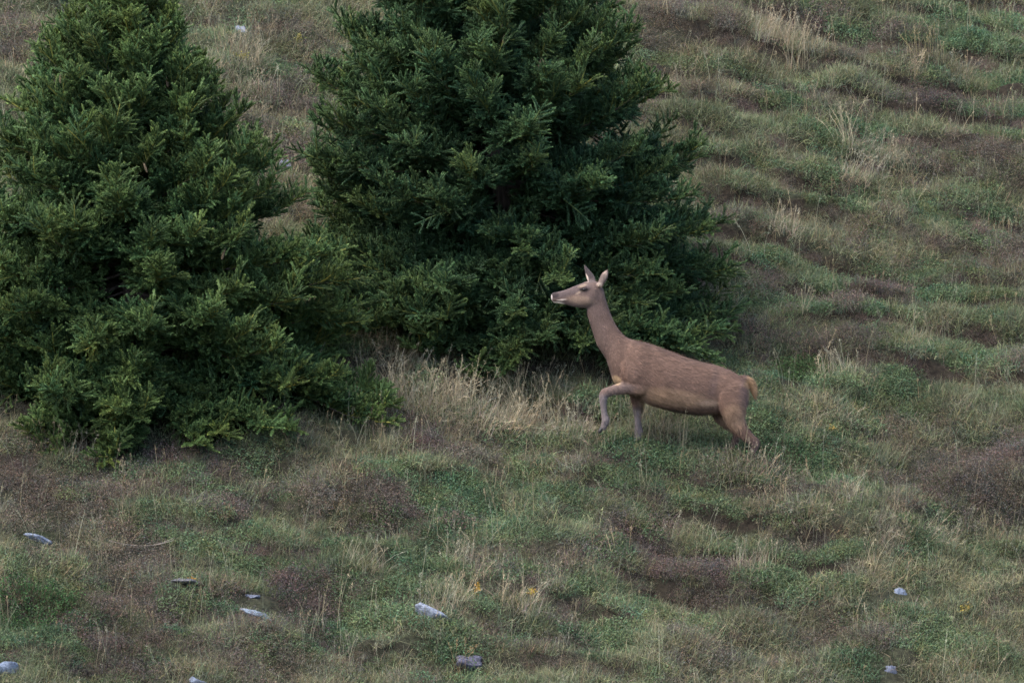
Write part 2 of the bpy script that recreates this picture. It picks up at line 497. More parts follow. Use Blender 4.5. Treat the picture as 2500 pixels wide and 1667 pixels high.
TONE_A = (np.array([0.049, 0.094, 0.037]), np.array([0.120, 0.178, 0.060]))
TONE_B = (np.array([0.035, 0.075, 0.036]), np.array([0.090, 0.144, 0.054]))

def crown_point(px, py, y):
    d = ray_dir(px, py); t = (y - CAM[1]) / d[1]; p = CAM + d * t
    return (p[0], p[2], p[1])

ax, ay, _ = spot(330, 1118); ax = (330 - 1250) / PPM; ay += 1.2
bx_, by_, _ = spot(1330, 935); bx_ = (1262 - 1250) / PPM; by_ += 1.25
AZ, BZ = float(ground(ax, ay)), float(ground(bx_, by_))
hA = crown_point(285, -60, ay)[1] - AZ
hB = crown_point(1170, -470, by_)[1] - BZ
conesA = [crown_point(*c) for c in ((88, 168, ay - .55), (28, 222, ay - .7), (48, 240, ay - .75), (30, 255, ay - .75), (388, 198, ay - .45), (462, 200, ay - .3), (368, 395, ay - .95), (522, 535, ay - 1.0), (624, 610, ay - 1.2))]
conesB = [crown_point(*c) for c in ((1093, 212, by_ - 1.35), (1262, 78, by_ - 1.1), (1290, 105, by_ - 1.15), (1355, 150, by_ - 1.0))]
make_spruce('spruce_tree', (ax, ay, AZ), hA, 0.675, 2.08, 0.72, 3, TONE_A, 'lighter green spruce at the left edge, nearer the viewer, whole top in view', conesA, lean=-0.045)
make_spruce('spruce_tree', (bx_, by_, BZ), hB, 0.575, 1.77, 0.86, 8, TONE_B, 'larger dark green spruce behind the deer, its top cut off by the frame', conesB, lean=-0.15)

# ------------------------------------------------------------------ the hind
def make_deer():
    def W(zx, zy, y=0.0):
        """from the measured outline of the animal to metres in its own plane"""
        px, py = 1280 + zx / 3.136, 620 + zy / 3.136
        return np.array([(px - 1250) / PPM, y, (833.5 - py) / PPM / math.cos(PITCH)])
    K = 1 / 3.136 / PPM
    V, F, n0 = [], [], 0
    def ring_loft(rings):
        nonlocal n0
        k, m = len(rings), len(rings[0])
        v = np.concatenate(rings + [rings[0].mean(0)[None], rings[-1].mean(0)[None]])
        idx = np.arange(k * m).reshape(k, m) + n0
        f = [(idx[i, j], idx[i, (j + 1) % m], idx[i + 1, (j + 1) % m], idx[i + 1, j]) for i in range(k - 1) for j in range(m)]
        c0, c1 = n0 + k * m, n0 + k * m + 1
        f += [(idx[0, (j + 1) % m], idx[0, j], c0) for j in range(m)] + [(idx[-1, j], idx[-1, (j + 1) % m], c1) for j in range(m)]
        V.append(v); F.extend(f); n0 += len(v)
    A = np.arange(24) * 2 * math.pi / 24
    def spine(stations, sub=3):
        """stations: (top zx,zy, bottom zx,zy, half width m, y)"""
        st = np.array(stations, float); k = len(st)
        q = np.linspace(0, k - 1, (k - 1) * sub + 1)
        # Catmull-Rom through the stations
        i = np.clip(np.floor(q).astype(int), 0, k - 2); f = (q - i)[:, None]
        p0, p1, p2, p3 = st[np.maximum(i - 1, 0)], st[i], st[i + 1], st[np.minimum(i + 2, k - 1)]
        st = 0.5 * (2 * p1 + (p2 - p0) * f + (2 * p0 - 5 * p1 + 4 * p2 - p3) * f ** 2 + (3 * p1 - p0 - 3 * p2 + p3) * f ** 3)
        rings = []
        for tx, ty, bx, by, hw, y in st:
            T, B = W(tx, ty, y), W(bx, by, y)
            c, hv = (T + B) / 2, (T - B) / 2
            ca, sa = np.cos(A), np.sin(A)
            ca = np.sign(ca) * np.abs(ca) ** 0.92; sa = np.sign(sa) * np.abs(sa) ** 0.88
            wy = hw * sa * (1 - 0.10 * ca)
            rings.append(c[None] + ca[:, None] * hv[None] + np.stack([0 * A, wy, 0 * A], 1))
        ring_loft(rings)
    def limb(pts, sub=3):
        """pts: (zx, zy, radius in the plane, y, width factor)"""
        st = np.array(pts, float); k = len(st)
        q = np.linspace(0, k - 1, (k - 1) * sub + 1)
        i = np.clip(np.floor(q).astype(int), 0, k - 2); f = (q - i)[:, None]
        p0, p1, p2, p3 = st[np.maximum(i - 1, 0)], st[i], st[i + 1], st[np.minimum(i + 2, k - 1)]
        st = 0.5 * (2 * p1 + (p2 - p0) * f + (2 * p0 - 5 * p1 + 4 * p2 - p3) * f ** 2 + (3 * p1 - p0 - 3 * p2 + p3) * f ** 3)
        c = np.array([W(a, b, y) for a, b, _, y, _ in st])
        tan = np.gradient(c, axis=0); tan[:, 1] = 0; tan = norm(tan)
        side = np.stack([-tan[:, 2], 0 * tan[:, 0], tan[:, 0]], 1)
        rings = []
        for j in range(len(st)):
            rr = max(st[j, 2], 1) * K
            rings.append(c[j] + rr * np.cos(A)[:, None] * side[j] + np.stack([0 * A, rr * st[j, 4] * np.sin(A), 0 * A], 1))
        ring_loft(rings)
    # trunk of the body, rump to chest
    spine([(1712, 1010, 1722, 1070, .045, 0), (1690, 968, 1716, 1110, .095, 0), (1640, 930, 1690, 1170, .135, 0), (1560, 885, 1600, 1215, .145, 0),
           (1450, 848, 1475, 1222, .138, 0), (1330, 822, 1340, 1232, .166, 0), (1200, 778, 1195, 1216, .184, 0), (1080, 732, 1060, 1186, .182, 0),
           (980, 694, 945, 1148, .156, 0), (880, 666, 850, 1100, .152, 0), (810, 652, 760, 1045, .128, 0), (770, 640, 700, 985, .105, 0)])
    # chest, neck
    spine([(900, 690, 800, 1060, .11, 0), (830, 658, 690, 985, .112, 0), (778, 634, 655, 890, .104, 0), (738, 596, 622, 795, .088, 0), (702, 546, 562, 706, .077, 0),
           (668, 476, 526, 604, .068, 0), (642, 404, 496, 512, .062, 0), (620, 332, 478, 446, .059, 0), (606, 275, 486, 405, .058, 0), (570, 225, 500, 360, .052, 0)])
    # head
    spine([(204, 312, 208, 348, .018, 0), (222, 296, 220, 372, .033, 0), (262, 288, 262, 380, .036, 0), (320, 272, 318, 389, .038, 0), (378, 247, 374, 404, .047, 0),
           (428, 230, 424, 412, .062, 0), (488, 207, 480, 416, .070, 0), (548, 208, 530, 424, .066, 0), (592, 240, 556, 430, .050, 0)])
    for sy in (-1, 1):      # brow, cheek, shoulder and haunch masses
        limb([(420, 262, 18, sy * .046, 1), (458, 258, 24, sy * .055, .75), (500, 262, 16, sy * .052, .8)])
        limb([(430, 345, 40, sy * .03, .7), (490, 340, 56, sy * .042, .55), (535, 335, 36, sy * .035, .7)])
        limb([(850, 730, 30, sy * .04, .7), (815, 820, 76, sy * .094, .50), (835, 915, 84, sy * .114, .5), (880, 1000, 58, sy * .112, .6)])
        limb([(1520, 960, 60, sy * .055, .7), (1570, 1040, 105, sy * .092, .55), (1600, 1120, 110, sy * .10, .55)])
    # legs: the near fore raised and folded, the far fore standing, both hinds pushing from behind
    limb([(850, 860, 40, -.06, .6), (890, 960, 62, -.100, .6), (880, 1010, 62, -.116, .62), (800, 1012, 50, -.120, .72), (720, 1022, 44, -.118, .8), (655, 1038, 34, -.115, .9), (610, 1060, 36, -.113, .9),
          (604, 1108, 30, -.112, .9), (606, 1160, 25, -.112, .9), (614, 1222, 25, -.112, .95), (622, 1262, 31, -.112, .95), (612, 1300, 25, -.112, .95), (600, 1325, 22, -.112, 1)])
    limb([(850, 960, 80, .09, .6), (862, 1080, 58, .10, .75), (868, 1150, 45, .10, .85), (869, 1205, 36, .10, .9), (871, 1250, 28, .10, .9), (874, 1320, 26, .10, .9), (878, 1368, 31, .10, .95), (872, 1405, 25, .10, .95), (862, 1438, 24, .10, 1)])
    limb([(1550, 930, 50, -.04, .6), (1570, 1010, 112, -.086, .5), (1590, 1100, 114, -.110, .5), (1598, 1190, 96, -.118, .58), (1622, 1268, 74, -.11, .66), (1665, 1335, 52, -.11, .72), (1718, 1390, 40, -.11, .75),
          (1768, 1430, 32, -.11, .8), (1766, 1458, 27, -.11, .9), (1754, 1490, 24, -.11, .95), (1745, 1514, 27, -.11, .95), (1736, 1530, 23, -.11, 1), (1726, 1545, 22, -.11, 1)])
    limb([(1550, 930, 50, .04, .6), (1560, 1010, 110, .07, .5), (1530, 1130, 100, .09, .5), (1512, 1230, 72, .10, .6), (1550, 1288, 52, .10, .66), (1602, 1332, 40, .095, .75), (1634, 1376, 33, .09, .8),
          (1624, 1428, 27, .085, .9), (1606, 1482, 26, .08, .95), (1598, 1508, 23, .08, .95), (1586, 1530, 22, .08, 1)])
    # tail
    limb([(1640, 950, 20, 0, 1.0), (1690, 950, 22, 0, 1.0), (1730, 975, 27, 0, .9), (1752, 1020, 27, 0, .8), (1760, 1065, 21, 0, .8), (1763, 1112, 6, 0, .8)])
    # ears: near one turned to the viewer, far one pricked forward
    limb([(568, 240, 15, -.045, 1.2), (585, 218, 25, -.052, .5), (602, 186, 32, -.055, .30), (618, 154, 28, -.055, .30), (630, 132, 16, -.053, .4), (639, 117, 5, -.05, 1)])
    limb([(530, 225, 22, .040, .8), (512, 195, 33, .050, .4), (494, 160, 27, .056, .4), (476, 124, 17, .058, .5), (457, 86, 4, .058, 1)])
    me = bpy.data.meshes.new('raw'); me.from_pydata([tuple(p) for p in np.concatenate(V)], [], [tuple(int(i) for i in f) for f in F])
    import bmesh
    bm = bmesh.new(); bm.from_mesh(me); bmesh.ops.recalc_face_normals(bm, faces=bm.faces); bm.to_mesh(me); bm.free()
    tmp = bpy.data.objects.new('raw', me); COL.objects.link(tmp)
    md = tmp.modifiers.new('r', 'REMESH'); md.mode = 'VOXEL'; md.voxel_size = 0.0075
    md = tmp.modifiers.new('s', 'SMOOTH'); md.factor = 0.5; md.iterations = 7
    body_me = bpy.data.meshes.new_from_object(tmp.evaluated_get(bpy.context.evaluated_depsgraph_get()))
    bpy.data.objects.remove(tmp)
    co = np.empty(len(body_me.vertices) * 3, np.float32); body_me.vertices.foreach_get('co', co); co = co.reshape(-1, 3).astype(float)
    no = np.empty_like(co, dtype=np.float32); body_me.vertices.foreach_get('normal', no.ravel() if False else (tmp_no := np.empty(co.size, np.float32))); no = tmp_no.reshape(-1, 3).astype(float)
    # coat colours, with some shade and a highlight painted in
    zx = ((co[:, 0] * PPM + 1250) - 1280) * 3.136
    zy = ((833.5 - co[:, 2] * PPM * math.cos(PITCH)) - 620) * 3.136
    y = co[:, 1]
    def C(r, g, b): return np.array([r, g, b], float)
    brown, grey, tan_, tawny = C(.168, .117, .097), C(.150, .126, .128), C(.270, .200, .140), C(.32, .23, .145)
    col = np.repeat(brown[None], len(co), 0)
    def blend(c, w):
        nonlocal col
        w = np.clip(w, 0, 1)[:, None]; col = col * (1 - w) + c * w
    def blob(x, yv, rx, ry, ang=0.0):
        c, s = math.cos(ang), math.sin(ang); dx, dy = zx - x, zy - yv
        u, v = (dx * c + dy * s) / rx, (-dx * s + dy * c) / ry
        return smooth(1.25, 0.55, np.sqrt(u * u + v * v))
    nz = fbm(co[:, 0] * 14, co[:, 2] * 14, 5, 3)
    blend(grey, smooth(760, 520, zx) * 0.55)                          # neck greyer
    blend(C(.105, .088, .095), blob(330, 282, 190, 42, -.25) * 0.85)    # bridge of the nose
    blend(C(.33, .245, .175), blob(1130, 1085, 300, 75, .12) * 0.85)                 # flank low down
    blend(C(.46, .36, .28), blob(1400, 1125, 75, 32) * 0.8)
    blend(C(.32, .235, .170), blob(1600, 1240, 105, 125) * 0.8)                    # gaskin
    blend(C(.115, .092, .098), blob(1690, 1040, 60, 150, .15) * 0.65)  # shaded rear of the rump, painted into the coat
    blend(C(.125, .095, .095), blob(1440, 980, 35, 120, .2) * 0.5)   # darker band ahead of the haunch
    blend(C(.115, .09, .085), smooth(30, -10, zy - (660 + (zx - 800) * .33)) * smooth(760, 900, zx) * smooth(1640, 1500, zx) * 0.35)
    blend(C(.205, .195, .215), smooth(1030, 1090, zy) * smooth(760, 690, zx))  # near fore
    blend(grey, blob(720, 1010, 130, 50) * 0.7)
    blend(C(.205, .195, .215), smooth(1150, 1210, zy) * smooth(960, 930, zx) * (zx > 760))  # far fore
    blend(C(.40, .31, .24), smooth(1090, 1130, zy) * smooth(865, 895, zx) * smooth(960, 930, zx) * smooth(1320, 1200, zy) * 0.8)
    blend(C(.15, .12, .12), smooth(1370, 1450, zy) * smooth(1500, 1560, zx) * 0.8)
    blend(C(.55, .44, .28), blob(700, 955, 42, 34, .4) * 0.85)             # pale brisket
    blend(C(.085, .072, .07), blob(1180, 1215, 350, 34, .09) * 0.8)   # shade under the belly, painted into the coat
    blend(tawny, smooth(1690, 1720, zx) * smooth(1130, 1100, zy) * (zy < 1130) * smooth(-60, 0, zx - 1690 - np.maximum(zy - 1000, 0) * .25))
    blend(tawny, blob(1725, 985, 60, 40) * 0.9)
    # face
    blend(C(.33, .26, .205), blob(430, 350, 110, 36, .1) * 0.6)
    blend(C(.34, .28, .21), blob(445, 240, 38, 9, -.3) * 0.6)
    blend(C(.38, .32, .26), blob(418, 290, 36, 8, -.55) * 0.6)
    blend(C(.04, .03, .03), blob(458, 266, 32, 16, .1))
    blend(C(.95, .90, .85), blob(258, 373, 48, 11, .12))              # lip and chin
    blend(C(.75, .68, .62), blob(285, 349, 40, 6, -.12) * .8)
    blend(C(.03, .025, .025), blob(272, 358, 58, 4.5, .0))           # mouth
    blend(C(.045, .035, .040), blob(232, 312, 34, 26))                # nose
    blend(C(.85, .85, .90), blob(206, 336, 9, 28) * .85)  # painted highlight on the tip of the nose
    # ears
    inner = smooth(0.2, -0.5, no[:, 1]) * blob(603, 178, 24, 68, .42)
    blend(C(.085, .075, .08), np.maximum(blob(605, 175, 44, 90, .42) * .8, blob(488, 150, 44, 85, -.55)) * (zy < 222))
    blend(C(.56, .48, .43), inner * np.clip(0.75 + 0.45 * nz, 0, 1))
    blend(C(.55, .49, .44), blob(574, 226, 20, 15) * smooth(0.2, -.4, no[:, 1]))
    blend(C(.85, .78, .72), blob(480, 185, 9, 28, -.3) * .9)
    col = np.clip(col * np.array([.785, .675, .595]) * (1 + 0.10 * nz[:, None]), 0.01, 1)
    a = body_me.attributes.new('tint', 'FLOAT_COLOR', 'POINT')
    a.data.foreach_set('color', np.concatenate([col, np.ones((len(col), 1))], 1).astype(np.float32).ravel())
    body_me.polygons.foreach_set('use_smooth', np.ones(len(body_me.polygons), bool))
    m, nt, lk, b = material('hind_coat', 0.75, 0.15)
    nn = n_noise(nt, lk, 120, 4)
    lk.new(n_mix(nt, lk, n_attr(nt, 'tint').outputs['Color'], n_ramp(nt, lk, nn.outputs['Fac'], [(0.3, (.78, .78, .78)), (0.7, (1.2, 1.2, 1.2))]), 1.0, 'MULTIPLY'), b.inputs['Base Color'])
    bp = nt.new('ShaderNodeBump'); bp.inputs['Strength'].default_value = 0.35; bp.inputs['Distance'].default_value = 0.004
    lk.new(nn.outputs['Fac'], bp.inputs['Height']); lk.new(bp.outputs[0], b.inputs['Normal'])
    b.inputs['Sheen Weight'].default_value = 0.15
    deer = link('deer', body_me, m, None, 'brown red deer hind striding uphill to the left, one foreleg raised', 'deer')
    # short coat of hair lying along the body
    r = np.random.default_rng(4)
    tri = np.empty(len(body_me.polygons) * 4, np.int32)
    pv = [p.vertices[:3] for p in body_me.polygons]; pv = np.array([tuple(q) for q in pv])
    pick = r.integers(0, len(pv), 70000)
    w = r.dirichlet((1, 1, 1), len(pick))
    pos = (co[pv[pick]] * w[..., None]).sum(1); nor = norm((no[pv[pick]] * w[..., None]).sum(1)); cc = (col[pv[pick]] * w[..., None]).sum(1)
    hx = ((pos[:, 0] * PPM + 1250) - 1280) * 3.136; hy = ((833.5 - pos[:, 2] * PPM * math.cos(PITCH)) - 620) * 3.136
    flow = np.repeat(np.array([[.85, 0, -.45]]), len(pos), 0)
    neck = smooth(760, 640, hx)[:, None]; flow = flow * (1 - neck) + neck * np.array([[.35, 0, -.95]])
    head = (smooth(560, 500, hx) * smooth(440, 400, hy))[:, None]; flow = flow * (1 - head) + head * np.array([[.95, 0, .25]])
    ear = (smooth(235, 205, hy))[:, None]; flow = flow * (1 - ear) + ear * np.array([[.1, 0, 1.0]])
    leg = smooth(1180, 1260, hy)[:, None]; flow = flow * (1 - leg) + leg * np.array([[.1, 0, -1.0]])
    flow = flow - nor * (flow * nor).sum(1, keepdims=True)
    flow = norm(flow + r.normal(0, .16, flow.shape))
    ln = (0.020 + 0.015 * smooth(700, 900, hx)) * r.uniform(.6, 1.3, len(pos)) * (1 - 0.6 * head[:, 0]) * (1 - .5 * ear[:, 0])
    ln = np.where((hx > 1700) & (hy < 1130), 0.03, ln)
    d = norm(flow + nor * r.uniform(.10, .45, (len(pos), 1)))
    sd = norm(np.cross(d, nor)) * 0.0017
    base = pos - nor * 0.001
    Pq = np.stack([base - sd, base + sd, base + d * ln[:, None]], 1)
    k = r.uniform(.72, 1.32, (len(pos), 1)) * (1 + .17 * vnoise(pos[:, 0] * 34 + pos[:, 2] * 20, pos[:, 2] * 62 - pos[:, 0] * 30, 9) + .10 * vnoise(pos[:, 0] * 11, pos[:, 2] * 13, 19))[:, None]
    Cq = np.stack([cc * k * .9, cc * k * .9, cc * k * 1.12], 1)
    s = Soup(); s.tri(Pq, Cq)
    hm, nt, lk, b = material('hind_hair', 0.7, 0.2); lk.new(n_attr(nt, 'tint').outputs['Color'], b.inputs['Base Color'])
    link('hair_coat', s.mesh('hair_coat'), hm, deer, kind='stuff')
    # eyes
    em, nt, lk, b = material('eye', 0.08, 0.6)
    nn = n_noise(nt, lk, 40); lk.new(n_ramp(nt, lk, nn.outputs['Fac'], [(0, (.012, .008, .006)), (1, (.03, .018, .012))]), b.inputs['Base Color'])
    for sy in (-1, 1):
        bm = bmesh.new(); bmesh.ops.create_uvsphere(bm, u_segments=16, v_segments=10, radius=0.0165)
        me = bpy.data.meshes.new('eye'); bm.to_mesh(me); bm.free()
        e = link('eye', me, em, deer); e.location = W(458, 265, sy * .0635); e.scale = (1.15, .75, .8)
    # hooves
    hmat, nt, lk, b = material('hoof', 0.5, 0.3); nn = n_noise(nt, lk, 50); lk.new(n_ramp(nt, lk, nn.outputs['Fac'], [(0, (.02, .018, .018)), (1, (.05, .045, .04))]), b.inputs['Base Color'])
    for zx_, zy_, yy, lean in ((596, 1332, -.112, .5), (856, 1452, .10, .3), (1720, 1560, -.11, .3), (1578, 1546, .08, .3)):
        s = Soup()
        for half in (-1, 1):
            t = np.linspace(0, 1, 5)
            path = np.stack([-0.03 * t * lean * 2, half * (0.010 + 0.004 * t), -0.055 * t], 1)
            s.tube(path, np.array([.011, .015, .0175, .018, .004]), (1, 1, 1), 8)
        h = link('hoof', s.mesh('hoof', True), hmat, deer); h.location = W(zx_, zy_ - 20, yy)
    return deer
make_deer()

# ------------------------------------------------------------------ plants of the hillside
def blades(s, r, n, rad, lmin, lmax, width, lean, bendy, c0, c1, segs=3, jitter=0.25):
    """arching blades growing from a disc; c0 foot colour, c1 tip colour (tints)"""
    a = r.uniform(0, 2 * math.pi, n); q = rad * np.sqrt(r.uniform(0, 1, n))
    base = np.stack([q * np.cos(a), q * np.sin(a), np.full(n, -0.02)], 1)
    L = r.uniform(lmin, lmax, n)
    b = r.uniform(0, 2 * math.pi, n)
    out = np.stack([np.cos(b), np.sin(b), 0 * b], 1)
    le = np.abs(r.normal(0, lean, n)); bd = np.abs(r.normal(0, bendy, n))
    k = r.uniform(1 - jitter, 1 + jitter, (n, 1)) * (1 + r.normal(0, .10, (n, 3)))
    side = np.stack([-np.sin(b), np.cos(b), 0 * b], 1)
    side = norm(side + r.normal(0, .6, (n, 3)))
    pts = []
    for i in range(segs + 1):
        t = i / segs
        ang = le + bd * t
        pts.append(base + out * (L * t * np.sin(ang))[:, None] + np.array([0, 0, 1.0]) * (L * t * np.cos(ang))[:, None])
    for i in range(segs):
        t0, t1 = i / segs, (i + 1) / segs
        w0, w1 = width * (1 - t0 * .75), width * (1 - t1 * .75)
        ca, cb = (c0 * (1 - t0) + c1 * t0) * k, (c0 * (1 - t1) + c1 * t1) * k
        if i < segs - 1:
            s.quad(np.stack([pts[i] - side * w0, pts[i] + side * w0, pts[i + 1] + side * w1, pts[i + 1] - side * w1], 1), np.stack([ca, ca, cb, cb], 1))
        else:
            s.tri(np.stack([pts[i] - side * w0, pts[i] + side * w0, pts[i + 1]], 1), np.stack([ca, ca, cb], 1))
    return pts

def leaves(s, r, cen, size, c, jit=.3):
    n = len(cen)
    d = norm(r.normal(0, 1, (n, 3)) + np.array([0, 0, .6])); e = norm(np.cross(d, r.normal(0, 1, (n, 3))))
    f = np.cross(d, e); sz = size * r.uniform(.6, 1.3, (n, 1))
    k = r.uniform(1 - jit, 1 + jit, (n, 1)) * (1 + r.normal(0, .08, (n, 3)))
    s.quad(np.stack([cen - e * sz, cen + f * sz * .5, cen + e * sz, cen - f * sz * .5], 1), c * k)

def stalk(s, r, base, L, az, lean, bend, c, rad=0.0013, head=True):
    t = np.linspace(0, 1, 4)
    ang = lean + bend * t
    o = np.array([math.cos(az), math.sin(az), 0])
    p = base + (L * t * np.sin(ang))[:, None] * o + (L * t * np.cos(ang))[:, None] * np.array([0, 0, 1.0])
    s.tube(p, rad * (1.15 - .6 * t), c, 3)
    if head:
        n = 10; tt = r.uniform(.74, 1.0, n)
        cen = np.stack([np.interp(tt, t, p[:, k]) for k in range(3)], 1) + r.normal(0, .006, (n, 3))
        d = norm(p[-1] - p[-2]); d = norm(d + r.normal(0, .5, (n, 3)))
        e = norm(np.cross(d, r.normal(0, 1, (n, 3)))) * .0022
        s.tri(np.stack([cen - e, cen + e, cen + d * .022], 1), c * r.uniform(.7, 1.15, (n, 1)))

ONE = np.ones(3)
veg_mat = foliage_material('hill_plants', 0.8, 0.12, 0.22)
def variants(kind, count):
    out = []
    for k in range(count):
        r = np.random.default_rng(900 + 37 * k + sum(map(ord, kind)))
        whole = Soup()
        n_sub = 1 if kind == 'stalks' else 6
        for sub in range(n_sub):
          s = Soup()
          if kind == 'cover':                     # bilberry, crowberry, moss: a cushion of little leaves
              n = 210
              a = r.uniform(0, 2 * math.pi, n); q = .115 * np.sqrt(r.uniform(0, 1, n))
              zz = (.062 * (1 - (q / .125) ** 2)) * (0.35 + .65 * np.sqrt(r.uniform(0, 1, n))) + .012 * r.normal(0, 1, n)
              leaves(s, r, np.stack([q * np.cos(a), q * np.sin(a), zz], 1), .0090, ONE, .40)
              blades(s, r, 46, .11, .06, .12, .0021, .45, .8, ONE * .7, np.array([1.45, 1.35, 1.25]), 2, .35)
              blades(s, r, 8, .11, .09, .19, .0018, .3, .7, ONE * 1.5, np.array([2.9, 2.4, 2.5]), 2, .3)
          elif kind == 'grass':                   # short mixed grass
              blades(s, r, 84, .11, .06, .14, .0026, .40, .9, ONE * .6, np.array([1.2, 1.2, 1.1]), 2, .45)
              blades(s, r, 28, .11, .07, .18, .0020, .38, .8, np.array([1.5, 1.4, 1.35]), np.array([2.4, 2.2, 2.1]), 2, .3)
          elif kind == 'heather':                 # wiry sprigs with withered flowers
              pts = blades(s, r, 46, .10, .06, .13, .0021, .42, .5, ONE * .6, ONE * 1.0, 2, .4)
              for i in (1, 2):
                  rep = np.repeat(pts[i], 3, 0)
                  leaves(s, r, rep + r.normal(0, .012, rep.shape), .0062, np.array([1.05, 1.0, 1.0]) * (.62 + .27 * i), .38)
              blades(s, r, 7, .10, .08, .15, .0018, .4, .8, ONE * 1.1, np.array([1.9, 2.0, 1.7]), 2, .3)
          elif kind == 'dry':                     # withered bent and mat-grass
              blades(s, r, 46, .085, .09, .22, .0020, .32, .55, ONE * .65, ONE * 1.15, 2, .4)
              for i in range(3):
                  stalk(s, r, np.array([*r.normal(0, .04, 2), -.02]), r.uniform(.2, .34), r.uniform(0, 6.28), abs(r.normal(0, .12)), abs(r.normal(0, .3)), ONE * 1.15, .0016)
          elif kind == 'stalks':                  # tall flowering stems
              for i in range(r.integers(1, 4)):
                  stalk(s, r, np.array([*r.normal(0, .05, 2), -.02]), r.uniform(.18, .42), r.uniform(0, 6.28), abs(r.normal(0, .14)), abs(r.normal(0, .28)), ONE * r.uniform(.85, 1.2), .0018)
          a_, q_ = 2 * math.pi * (sub + r.uniform(-.3, .3)) / max(n_sub - 1, 1), (.0 if sub == 0 else r.uniform(.10, .15))
          hue_ = np.clip(r.normal(0, .10), -.2, .2)
          k_ = r.uniform(.78, 1.22) * np.array([1 + hue_, 1.0, 1 - hue_ * .6])
          for v_, c_ in zip(s.v, s.c):
              v_ += np.array([q_ * math.cos(a_), q_ * math.sin(a_), 0.0]); 
          whole.v += s.v; whole.c += [c_ * k_ for c_ in s.c]
          whole.t += [f + whole.n for f in s.t]; whole.q += [f + whole.n for f in s.q]; whole.n += s.n
        s = whole
        out.append(source(kind + '_source', s.mesh(kind + '_source'), veg_mat))
    return out

# plant patches seen in the photograph: (x, y, half width, half height, kind, weight)
PATCH = [
 (120, 1190, 230, 55, 'H', .9), (520, 1170, 260, 45, 'H', .7), (60, 1300, 120, 40, 'H', 1), (250, 1350, 170, 50, 'H', 1.1), (290, 1520, 130, 95, 'H', 1.5), (650, 1630, 170, 55, 'H', 1.2),
 (640, 1460, 90, 45, 'H', .8), (930, 1250, 110, 38, 'H', 1.3), (800, 1225, 80, 30, 'H', .9), (700, 1215, 60, 28, 'H', .9), (1060, 1060, 100, 35, 'H', 1.2), (1620, 1360, 150, 45, 'H', 1.4),
 (2330, 1190, 150, 55, 'H', 1.4), (2450, 1100, 80, 50, 'H', .8), (1330, 1130, 220, 45, 'H', .9), (1900, 1190, 140, 35, 'H', .8), (1950, 1500, 130, 35, 'H', .8), (1690, 80, 130, 45, 'H', 1.1), (2180, 110, 170, 45, 'H', .9),
 (2160, 670, 110, 38, 'H', .9), (2460, 620, 90, 45, 'H', 1.0), (2330, 250, 130, 40, 'H', .6), (700, 260, 110, 70, 'H', 1.1), (690, 430, 110, 80, 'H', 1.1), (2400, 390, 90, 50, 'H', .8), (40, 60, 90, 70, 'H', .9),
 (2110, 850, 90, 35, 'H', .9), (1900, 830, 60, 35, 'H', .7), (2440, 900, 90, 60, 'H', .5), (1850, 560, 110, 30, 'H', .6), (2150, 560, 120, 40, 'H', .5), (1450, 40, 90, 40, 'H', .6), (1950, 260, 140, 35, 'H', .5), (640, 60, 120, 40, 'H', .5),
 (1900, 1110, 160, 75, 'G', 1.4), (1400, 1060, 160, 35, 'G', 1.0), (1120, 1210, 150, 50, 'G', 1.3), (500, 1330, 190, 55, 'G', 1.1), (80, 1430, 120, 95, 'G', 1.6), (450, 1520, 55, 55, 'G', 1.2), (740, 1530, 130, 60, 'G', .8),
 (1600, 150, 130, 38, 'G', 1.2), (1930, 450, 220, 55, 'G', 1.2), (1860, 640, 140, 45, 'G', .9), (1980, 900, 170, 60, 'G', .9), (2400, 710, 110, 45, 'G', .8), (1990, 1440, 200, 70, 'G', 1.1), (2290, 1600, 130, 50, 'G', .9),
 (1000, 1570, 160, 80, 'G', .8), (1500, 1490, 220, 60, 'G', .9), (120, 1590, 220, 60, 'G', .7), (2430, 330, 110, 45, 'G', .9), (2150, 960, 160, 50, 'G', .7), (1700, 1230, 160, 35, 'G', .6), (1780, 1010, 90, 40, 'G', .8), (2350, 500, 130, 45, 'G', .7), (520, 20, 120, 30, 'G', .8),
 (1100, 960, 290, 70, 'D', 2.4), (1380, 1000, 120, 35, 'D', .7), (2040, 300, 130, 70, 'D', 1.1), (1960, 110, 90, 65, 'D', 1.0), (2250, 140, 70, 60, 'D', .9), (620, 160, 110, 90, 'D', .9), (1330, 1400, 200, 50, 'D', .6), (1130, 1490, 180, 55, 'D', .8),
 (2050, 1240, 170, 55, 'D', .8), (2330, 1330, 150, 60, 'D', .6), (1760, 240, 120, 60, 'D', .7), (800, 1200, 100, 40, 'D', .5), (330, 1160, 200, 40, 'D', .5), (2350, 210, 120, 40, 'D', .6), (620, 330, 60, 40, 'D', .7), (960, 1420, 130, 50, 'D', .5),
]
PW = []
for (px, py, rx, ry, kd, w) in PATCH:
    d = ray_dir(px, py)                                     # the patch's centre on the even slope
    n_ = np.array([-SX, -SY, 1.0]); t_ = (C0 - CAM @ n_) / (d @ n_)
    c_ = CAM + d * t_
    PW.append((c_[0], c_[1], rx / PPM, ry / PPM / 0.52, kd, w))

